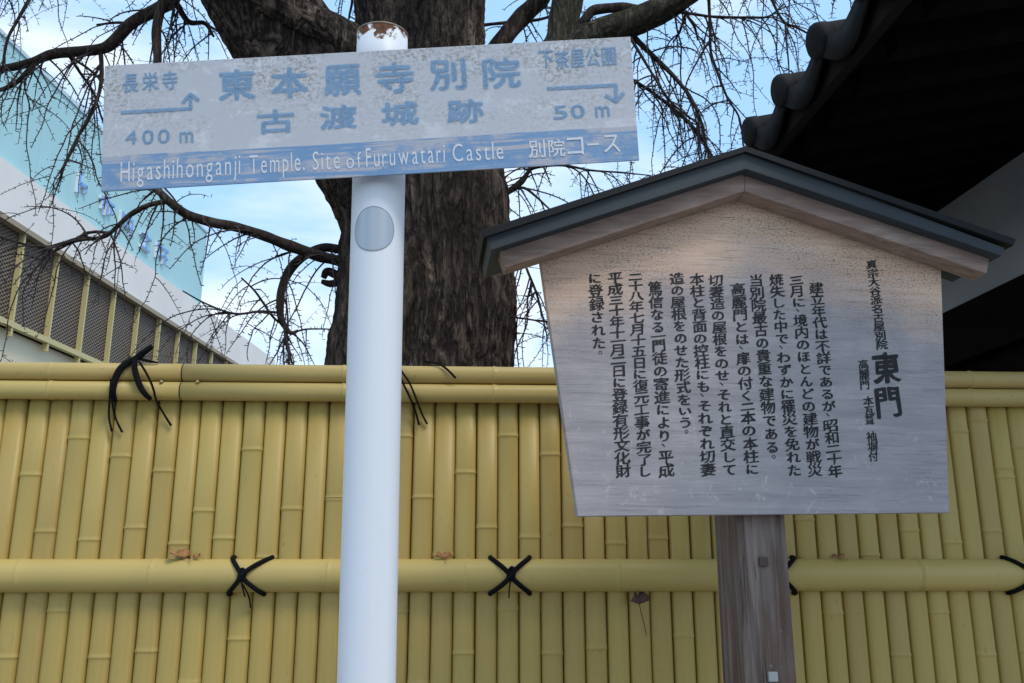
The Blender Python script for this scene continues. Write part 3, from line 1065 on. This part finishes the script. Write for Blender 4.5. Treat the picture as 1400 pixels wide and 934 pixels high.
shade_mildew = pw.math('MULTIPLY', pw.ramp(dist, [(.010, .85), (.085, 0.0)]), pw.ramp(gr2, [(.36, .3), (.58, 1.0)]))  # contact shade under the bargeboards painted into the wood, along with mildew
c = pw.mix(shade_mildew, c, (.10, .075, .06))
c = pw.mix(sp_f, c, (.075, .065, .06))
lt = pw.noise(pw.coord('UV', (38, 26, 1)), 1.0, 4, .7, .6)
low = pw.ramp(dist, [(.3, 0.0), (.55, 1.0)])
c = pw.mix(pw.math('MULTIPLY', pw.ramp(lt, [(.60, 0.0), (.67, .6)]), low), c, (.55, .50, .48))
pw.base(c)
pw.bump(pw.math('ADD', gr, pw.math('MULTIPLY', gr2, .6)), .35, .003)
m = MB()
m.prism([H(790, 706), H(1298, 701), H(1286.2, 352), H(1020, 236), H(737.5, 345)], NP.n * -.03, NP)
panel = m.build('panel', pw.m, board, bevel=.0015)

ink = M('black_ink', (.010, .0095, .010), .7)
_f = ink.noise(ink.coord('UV', (70, 110, 1)), 1.0, 4, .7)
ink.fade(ink.ramp(_f, [(.22, .6), (.30, 1.0)]))
SMALL = {'一': .45, '二': .75, '三': .85, '、': .55, '。': .6, '十': .9, 'に': .92, '八': .85, 'し': .95, 'く': .95, 'い': .8, '事': 1.1, '篤': 1.2, '麗': 1.15, '登': 1.08}
random.seed(3)
for txt, top, bot, wpx in COLS:
    a, b_ = NP.uv(H(*top)), NP.uv(H(*bot))
    k = (H(1100, 500) - H(1099, 500)).length
    w = wpx * k
    tot = sum(SMALL.get(ch, 1.0) for ch in txt)
    m = MB()
    acc = 0.0
    ln = abs(a[1] - b_[1])
    kanji_bold = .026 if wpx < 30 else .034
    for ch in txt:
        wt = SMALL.get(ch, 1.0)
        f = (acc + wt / 2) / tot
        acc += wt
        cx, cy = a[0] + (b_[0] - a[0]) * f, a[1] + (b_[1] - a[1]) * f
        cell = ln / tot * wt
        if ch in '、。':
            put_glyph(m, NP, ch, cx - .12 * w if ch == '、' else cx + .05 * w, cy + .15 * cell, w * .24, w * .24, .0006)
            continue
        kana = 0x3040 <= ord(ch) <= 0x30ff
        sc = .94 if kana else 1.04
        hh = min(cell * 1.03, w * 1.15) * sc
        if ch in '一二三':
            hh = cell * 1.0
        bd = w * (kanji_bold + (.012 if kana else .004))
        put_glyph(m, NP, ch, cx + random.uniform(-.02, .02) * w, cy, w * sc * random.uniform(.95, 1.05), hh if wt > .9 or True else hh,
                  .0006, [(bd, bd * .2), (-bd, -bd * .2), (0, bd * .6)] + ([(bd * .3, -bd * .7), (-bd * .3, bd * .7)] if wpx > 30 else []) + ([(0, bd * .8), (0, -bd * .8)] if ch in '一二三' else []), slant=.12 if not kana else .03, rot=random.uniform(-.03, .02), em=True, jit=.011 if kana else .016)
    m.build('inscription', ink.m, panel)

bwood = M('bargeboard_wood', (.30, .22, .19), .75, spec=.3)
_g = bwood.noise(bwood.coord('Object', (6, 60, 60)), 1.0, 5, .65)
_g2 = bwood.noise(bwood.coord('Object', (5, 12, 40)), 1.0, 4, .65)
_c = bwood.mix(bwood.ramp(_g, [(.3, 0.0), (.75, 1.0)]), (.20, .135, .105), (.40, .29, .235))
bwood.base(bwood.mix(bwood.ramp(_g2, [(.58, 0.0), (.72, .6)]), _c, (.46, .41, .37)))
bwood.bump(_g, .3, .002)
for pts in ([(1019, 222), (1355, 343), (1348.7, 374), (1018.3, 261.5)], [(1018.3, 261.5), (691.6, 366), (683, 343), (1019, 222)]):
    m = MB()
    q = [H(x, y, .055) for x, y in pts]
    cen = 1e-4 * NP.u * (1 if pts[1][0] > 1019 else -1)
    m.prism([p + cen * 3 for p in q], NP.n * -.053, NP)
    m.build('bargeboard', bwood.m, board, bevel=.0015)
metal = M('dark_sheet_metal', (.085, .10, .12), .6, 0.0, .25)
_f = metal.noise(metal.coord('Object', (3, 30, 3)), 1.0, 4)
metal.base(metal.ramp(_f, [(.3, (.036, .044, .050)), (.8, (.054, .064, .072))]))
m = MB()
q = [H(x, y, .085) for x, y in ((1019.5, 206.5), (1374, 339), (1370, 350), (1020, 231), (671.5, 342), (665.8, 324))]
m.prism(q, NP.n * -.19, NP)
roof = m.build('roof', metal.m, board, bevel=.0012)
m = MB()
q = [H(x, y, .095) for x, y in ((1019.5, 199.6), (1389, 327.0), (1386, 335.5), (1019.5, 207.0), (661, 324.5), (656.5, 315.3))]
m.prism(q, NP.n * -.21, NP)
m.build('roof_sheet', M('roof_sheet_metal', (.012, .013, .014), .6, spec=.2).m, roof)
pwood = M('post_wood', (.2, .17, .16), .85, spec=.2)
_g = pwood.noise(pwood.coord('Object', (55, 55, 2.6)), 1.0, 6, .65, .4)
_g2 = pwood.noise(pwood.coord('Object', (14, 14, 2.2), loc=(3.3, 0, 1)), 1.0, 4, .6)
_c = pwood.mix(pwood.ramp(_g, [(.3, 0.0), (.72, 1.0)]), (.055, .038, .030), (.275, .215, .185))
_c = pwood.mix(pwood.ramp(_g2, [(.46, 0.0), (.62, .85)]), _c, (.115, .066, .043))
_g4 = pwood.noise(pwood.coord('Object', (95, 95, 3.2), loc=(1, 2, 5)), 1.0, 3, .6)
_c = pwood.mix(pwood.ramp(_g4, [(.60, 0.0), (.67, .85)]), _c, (.03, .022, .018))
_g3 = pwood.noise(pwood.coord('Object', (70, 70, 40)), 1.0, 3, .7)
pwood.base(pwood.mix(pwood.ramp(_g3, [(.66, 0.0), (.74, .6)]), _c, (.42, .40, .40)))
pwood.bump(pwood.math('SUBTRACT', _g, _g4), .7, .005)
sa, sb = NP.uv(H(1005.6, 705, -.033))[0], NP.uv(H(1073, 705, -.033))[0]
m = MB()
m.prism([NP.pt(sa, 0, -.033), NP.pt(sb, 0, -.033), NP.pt(sb, apex_z - .03, -.033), NP.pt(sa, apex_z - .03, -.033)], NP.n * -.145, NP)
post = m.build('post', pwood.m, board, bevel=.004)
for (px, py), colr, nm in (((1043, 768), (.075, .05, .04), 'rusty brown peg'), ((1056, 925), (.36, .37, .36), 'pale grey peg')):
    p = H(px, py, -.033)
    w_ = .0095
    m = MB()
    m.prism([p + NP.u * w_ * a_ + up * w_ * b_ + NP.n * .007 for a_, b_ in ((-1, -1), (1, -1), (1, 1), (-1, 1))], NP.n * -.012)
    m.build('peg', M('peg_wood', colr, .8).m, post, bevel=.0012, label=nm)

# ------------------------------------------------------------------ guide signpost
pole_a = EYE + Vector((-.2217, 1.423, -.181))
pole_b = EYE + Vector((-.2290, 1.376, .884))
pd = (pole_b - pole_a).normalized()
top_h = EYE.z + .900
pole_top = pole_a + pd * ((top_h - pole_a.z) / pd.z)
pole_bot = pole_a + pd * ((0 - pole_a.z) / pd.z)
PR = .0445
sgn = empty('guide_signpost', pole_bot, 'white pole carrying a tilted faded blue and white direction sign with arrows', 'signpost')
pp = M('white_pole_paint', (.74, .76, .78), .42, spec=.4)
Lp = (pole_top - pole_bot).length
_u = pp.sep(pp.coord('UV'))
rn = pp.noise(pp.coord('UV', (9, 30, 1)), 1.0, 5, .65)
hh = pp.math('SUBTRACT', _u[1], Lp - .012)
rf = pp.math('ADD', pp.math('MULTIPLY', hh, 30), pp.math('MULTIPLY', pp.math('SUBTRACT', rn, .47), 4.6))
rust = pp.ramp(rf, [(.05, 0.0), (.30, 1.0)])
spn = pp.noise(pp.coord('UV', (45, 160, 1)), 1.0, 2, .5)
dirt = pp.noise(pp.coord('UV', (7, 1.2, 1)), 1.0, 5, .6)
c = pp.mix(pp.ramp(dirt, [(.4, 0.0), (.8, .28)]), (.74, .76, .79), (.60, .61, .62))
c = pp.mix(pp.ramp(spn, [(.785, 0.0), (.81, .8)]), c, (.15, .12, .10))
rc = pp.ramp(pp.noise(pp.coord('UV', (25, 60, 1)), 1.0, 4), [(.35, (.045, .020, .011)), (.7, (.17, .065, .026))])
pp.base(pp.mix(rust, c, rc))
pp.rough(pp.mix(rust, .44, .9))
pp.bump(dirt, .05, .002)
m = MB()
steps = 40
m.tube([pole_bot.lerp(pole_top, i / steps) for i in range(steps + 1)], [PR] * (steps + 1), 48)
pole = m.build('pole', pp.m, sgn, True)
m = MB()
m.tube([pole_top - pd * .0012, pole_top - pd * .0008, pole_top + pd * .001, pole_top + pd * .002], [PR + .0002, PR + .0008, PR + .0008, PR * .95], 48)
m.build('cap', M('cap_metal', (.30, .24, .19), .6, .3).m, pole, True)
# round reflective sticker lying on the pole
tcam = Vector((EYE.x - pole_a.x, EYE.y - pole_a.y, 0)).normalized()
side = pd.cross(tcam).normalized()
fwd = side.cross(pd).normalized()
cst = at(510, 314, 1.44)
hst = (cst - pole_bot).dot(pd)
ox = (at(510, 314, 1.40) - (pole_bot + pd * hst)).dot(side)
m = MB()
vs, fc, K, RR = [], [], 40, 8
rs = .0345
for j in range(RR + 1):
    for k in range(K):
        an = 2 * math.pi * k / K
        sx, sy = rs * j / RR * math.cos(an), 1.07 * rs * j / RR * math.sin(an)
        ph = math.asin(max(-.98, min(.98, ox / PR))) + sx / PR
        vs.append(pole_bot + pd * (hst + sy) + (fwd * math.cos(ph) + side * math.sin(ph)) * (PR + .0007))
for j in range(RR):
    for k in range(K):
        k2 = (k + 1) % K
        fc.append((j * K + k, (j + 1) * K + k, (j + 1) * K + k2, j * K + k2))
m.add(vs, fc)
stm = M('silver_sticker', (.40, .405, .415), .28, .95)
m.build('sticker', stm.m, pole, True)
m = MB()
vs2, fc2 = [], []
for j, q in enumerate((1.0, 1.045)):
    for k in range(K):
        an = 2 * math.pi * k / K
        sx, sy = rs * q * math.cos(an), 1.07 * rs * q * math.sin(an)
        ph = math.asin(max(-.98, min(.98, ox / PR))) + sx / PR
        vs2.append(pole_bot + pd * (hst + sy) + (fwd * math.cos(ph) + side * math.sin(ph)) * (PR + .0006))
for k in range(K):
    k2 = (k + 1) % K
    fc2.append((k, K + k, K + k2, k2))
m.add(vs2, fc2)
m.build('sticker_rim', M('sticker_edge', (.25, .25, .26), .6).m, pole)

# the sign board
tilt = R(3.0)
sv = Vector((0, -math.sin(tilt), math.cos(tilt)))
SP0 = Plane(Vector((0, 1.330, EYE.z + .5)), Vector((1, 0, 0)), sv)
pL, pR = SP0.hit(138, 262), SP0.hit(874, 219)
su = (pR - pL).normalized()
SG = Plane(pL, su, SP0.n.cross(su))
if SG.n.dot(SP0.n) < 0:
    SG.n = -SG.n
sm = M('sign_paint', (.55, .55, .56), .55, spec=.35)
_u = sm.sep(sm.coord('UV'))
vband = SG.uv(SG.hit(500, 194))[1]
n1 = sm.noise(sm.coord('UV', (7, 9, 1)), 1.0, 6, .65)
n2 = sm.noise(sm.coord('UV', (130, 150, 1)), 1.0, 6, .85, .3)
n3 = sm.noise(sm.coord('UV', (4.5, 130, 1)), 1.0, 4, .6, .3)
n4 = sm.noise(sm.coord('UV', (16, 22, 1), loc=(3, 5, 0)), 1.0, 6, .7)
white = sm.mix(sm.ramp(n1, [(.3, 0.0), (.7, 1.0)]), (.46, .475, .51), (.56, .565, .59))
white = sm.mix(sm.ramp(n4, [(.54, 0.0), (.62, .6)]), white, (.64, .66, .69))
gate_m = sm.ramp(n1, [(.42, 0.0), (.56, 1.0)])
upm = sm.ramp(_u[1], [(.06, .2), (.20, 1.0)])
alg = sm.math('MULTIPLY', sm.math('MULTIPLY', sm.ramp(n2, [(.47, 0.0), (.57, .9)]), gate_m), upm)
white = sm.mix(alg, white, (.215, .205, .18))
blue = sm.mix(sm.ramp(n1, [(.3, 0.0), (.7, 1.0)]), (.15, .275, .45), (.195, .33, .52))
scr = sm.math('MULTIPLY', sm.ramp(n3, [(.45, 0.0), (.52, .9)]), sm.ramp(n4, [(.42, 0.03), (.54, 1.0)]))
blue = sm.mix(scr, blue, (.47, .45, .47))
edge = sm.math('ADD', sm.math('SUBTRACT', vband, _u[1]), sm.math('MULTIPLY', sm.math('SUBTRACT', n3, .5), .006))
bm = sm.math('GREATER_THAN', edge, 0.0)
sm.base(sm.mix(bm, white, blue))
sm.rough(sm.ramp(n2, [(.3, .5), (.8, .75)]))
m = MB()
m.prism([SG.hit(138, 262), SG.hit(874, 219), SG.hit(862, 50), SG.hit(143, 90)], SG.n * -.003, SG)
plate = m.build('sign_board', sm.m, sgn, bevel=.0006)
galv = M('galvanised_steel', (.4, .41, .42), .5, .7).m
for v_ in (.05, .17):
    c0 = SG.pt(*SG.uv(SG.hit(518, 160)), 0)
    cu_ = SG.uv(c0)[0]
    m = MB()
    m.prism([SG.pt(cu_ - .07, v_ - .012, -.0035), SG.pt(cu_ + .07, v_ - .012, -.0035), SG.pt(cu_ + .07, v_ + .012, -.0035), SG.pt(cu_ - .07, v_ + .012, -.0035)], SG.n * -.004)
    m.build('bracket', galv, plate)

px_m = (SG.hit(501, 150) - SG.hit(500, 150)).length
lb = M('faded_blue_lettering', (.15, .28, .44), .6)
_f = lb.noise(lb.coord('UV', (85, 95, 1)), 1.0, 7, .8)
_f2 = lb.noise(lb.coord('UV', (9, 11, 1), loc=(2, 7, 0)), 1.0, 3, .6)
lb.base(lb.mix(_f2, (.22, .39, .58), (.31, .46, .63)))
lb.fade(lb.ramp(lb.math('ADD', _f, lb.math('MULTIPLY', _f2, .35)), [(.50, 0.0), (.70, .6)]))
lw = M('white_lettering', (.66, .68, .72), .6)
_f = lw.noise(lw.coord('UV', (70, 90, 1)), 1.0, 4, .7)
lw.fade(lw.ramp(_f, [(.28, .35), (.40, .97)]))


def ring(r, n=8):
    return [(r * math.cos(2 * math.pi * k / n), r * math.sin(2 * math.pi * k / n)) for k in range(n)]


def sign_text(items, mat, wpx, hpx, fat, name='lettering', slant=0.0):
    for ch, x, y in items:
        m = MB()
        u_, v_ = SG.uv(SG.hit(x, y))
        put_glyph(m, SG, ch, u_, v_, wpx * px_m, hpx * px_m, .0006, ring(fat * wpx * px_m, 6) if fat else (), slant, jit=.006)
        m.build(name, mat, plate)


sign_text([('東', 324, 116), ('本', 396, 113), ('願', 468.5, 109.5), ('寺', 540, 106), ('別', 612, 102), ('院', 686, 99.5)], lb.m, 49, 44, .036)
sign_text([('古', 377, 166), ('渡', 463, 160), ('城', 547, 155), ('跡', 636, 152)], lb.m, 49, 33, .034)
sign_text([('長', 179, 114), ('栄', 205.5, 111.5), ('寺', 232.5, 110)], lb.m, 21, 27, .028)
sign_text([('下', 747, 81.5), ('茶', 768.5, 81.5), ('屋', 789.5, 80), ('公', 810.5, 78.5), ('園', 832.5, 77.5)], lb.m, 19, 27, .030)
sign_text([('4', 179.5, 188), ('0', 202.5, 187.5), ('0', 224, 186.5)], lb.m, 15, 20, .03)
sign_text([('m', 255, 187.5)], lb.m, 18, 15, .03)
sign_text([('5', 766, 154), ('0', 790, 152.5)], lb.m, 18, 19, .04)
sign_text([('m', 823.5, 152.5)], lb.m, 19, 15, .03)


def strokes(lines, wpx, mat, name='arrow'):
    m = MB()
    for i, (x0, y0, x1, y1) in enumerate(list(lines) * 3):
        a, b_ = SG.hit(x0, y0), SG.hit(x1, y1)
        dd = (b_ - a).normalized()
        sdv = SG.n.cross(dd).normalized() * wpx * px_m / 2
        off = SG.n * (.0006 + i * .00005)
        q = [a - sdv - dd * wpx * px_m * .3 + off, b_ - sdv + dd * wpx * px_m * .3 + off, b_ + sdv + dd * wpx * px_m * .3 + off, a + sdv - dd * wpx * px_m * .3 + off]
        m.add(q, [(0, 1, 2, 3)], [SG.uv(p) for p in q])
    return m.build(name, mat, plate)


strokes([(167, 154, 261, 148.5), (261, 148.5, 260.5, 130), (250.5, 140, 260.5, 129), (271.5, 137, 260.5, 129)], 5, lb.m)
strokes([(749, 121.5, 842, 116.5), (842, 117, 842.5, 137), (828.5, 131, 842.5, 138.5), (852, 128, 842.5, 138.5)], 5, lb.m)


def latin(words, capref, mat, bold, condense=.62):
    m = MB()
    vs, fc, x0, x1, y0, y1 = _glyph['H']
    caph = y1 - y0
    for txt, xa, ya, xb, yb, cap in words:
        # natural widths
        adv, x = [], 0.0
        for ch in txt:
            if ch == ' ':
                x += .25
                continue
            g_ = _glyph[ch]
            adv.append((ch, x + (g_[3] - g_[2]) / 2))
            x += (g_[3] - g_[2]) + .10
        tot = x - .10
        a, b_ = SG.uv(SG.hit(xa, ya)), SG.uv(SG.hit(xb, yb))
        k = (b_[0] - a[0]) / tot
        sy = cap * px_m / caph
        for ch, cx in adv:
            g_ = _glyph[ch]
            f = cx / tot
            bl_v = a[1] + (b_[1] - a[1]) * f
            put_glyph(m, SG, ch, a[0] + cx * k, bl_v + (g_[4] + g_[5]) / 2 * sy + random.uniform(-.3, .3) * px_m, (g_[3] - g_[2]) * k * .84, (g_[5] - g_[4]) * sy, .0007, (), rot=random.uniform(-.02, .02))
    return m.build('lettering', mat, plate)


latin([('Higashihonganji', 163.5, 249, 329, 238, 28), ('Temple.', 340.5, 238.5, 417, 233, 27), ('Site', 427, 233, 466, 230.5, 26), ('of', 473, 230.5, 495, 229, 22),
       ('Furuwatari', 500, 229, 609, 222, 27), ('Castle', 618, 221.5, 689.5, 217.5, 25)], 0, lw.m, .35)
sign_text([('別', 734, 204), ('院', 761, 202.5), ('コ', 786.5, 200), ('ス', 836, 196.5)], lw.m, 22, 25, .012)
sign_text([('ー', 810.5, 197.5)], lw.m, 16, 3.4, 0)

# ------------------------------------------------------------------ dry leaves caught on the fence
leaf_m = M('dry_leaf', (.30, .13, .045), .7)
_f = leaf_m.noise(leaf_m.coord('Object', (90, 90, 90)), 1.0, 4)
leaf_m.base(leaf_m.ramp(_f, [(.3, (.20, .085, .03)), (.75, (.42, .21, .075))]))
dark_leaf = M('dark_leaf', (.10, .055, .045), .7).m


def leaf(p, size, rz, rx, label, mat, seed, stem=None):
    random.seed(seed)
    e = empty('dry_leaf', p, label, 'leaf', 'dry leaves caught on the fence')
    m = MB()
    rot = Matrix.Rotation(rz, 3, 'Z') @ Matrix.Rotation(rx, 3, 'X')
    N = 14
    vs, fc = [Vector((0, 0, 0))], []
    for ring_ in (.5, 1.0):
        for k in range(N + 1):
            a = R(-75 + 150 * k / N)
            r = size * ring_ * (1 - .35 * (k == 7) * (ring_ == 1)) * (.94 + .12 * random.random() * (ring_ == 1))
            vs.append(Vector((math.sin(a) * r, math.cos(a) * r, size * .22 * math.sin(k * .7) * ring_ + .15 * size * ring_ * ring_)))
    for k in range(N):
        fc.append((0, 1 + k, 2 + k))
        fc.append((1 + k, N + 2 + k, N + 3 + k, 2 + k))
    m.add([p + rot @ v for v in vs], fc)
    o = m.build('blade', mat, e, True)
    s_ = o.modifiers.new('solid', 'SOLIDIFY')
    s_.thickness = .0008
    m = MB()
    if stem:
        m.tube(stem, [.0012] * len(stem), 5, 4)
    else:
        m.tube([p, p + rot @ Vector((.004, -size * .5, .004)), p + rot @ Vector((-.003, -size * .9, .002))], [.0012, .001, .0008], 5, 3)
    m.build('stem', mat, e, True)


zt = z_m + r_mid
leaf(FP.pt(fs(250, 764, .025)[0], zt + .004, .026), .040, R(60), R(25), 'curled orange brown leaf on the middle rail, left of the white pole', leaf_m.m, 1)
leaf(FP.pt(fs(265, 766, .025)[0], zt + .002, .022), .018, R(-50), R(30), 'small torn orange leaf touching the larger curled leaf on the left rail', leaf_m.m, 2)
leaf(FP.pt(fs(607, 765, .025)[0], zt + .002, .024), .024, R(20), R(40), 'pale tan leaf on the middle rail, just right of the white pole', leaf_m.m, 3)
leaf(FP.pt(fs(1146, 768, .025)[0], zt + .001, .026), .019, R(-40), R(35), 'small golden leaf on the middle rail, right of the wooden post', leaf_m.m, 4)
pl_ = FP.hit(874, 826, .012)
leaf(pl_, .034, R(30), R(80), 'dark withered leaf hanging by its stem under the middle rail, left of the wooden post', dark_leaf, 5,
     [pl_, FP.hit(877, 840, .010), FP.hit(881, 855, .008), FP.hit(884, 869, .006)])
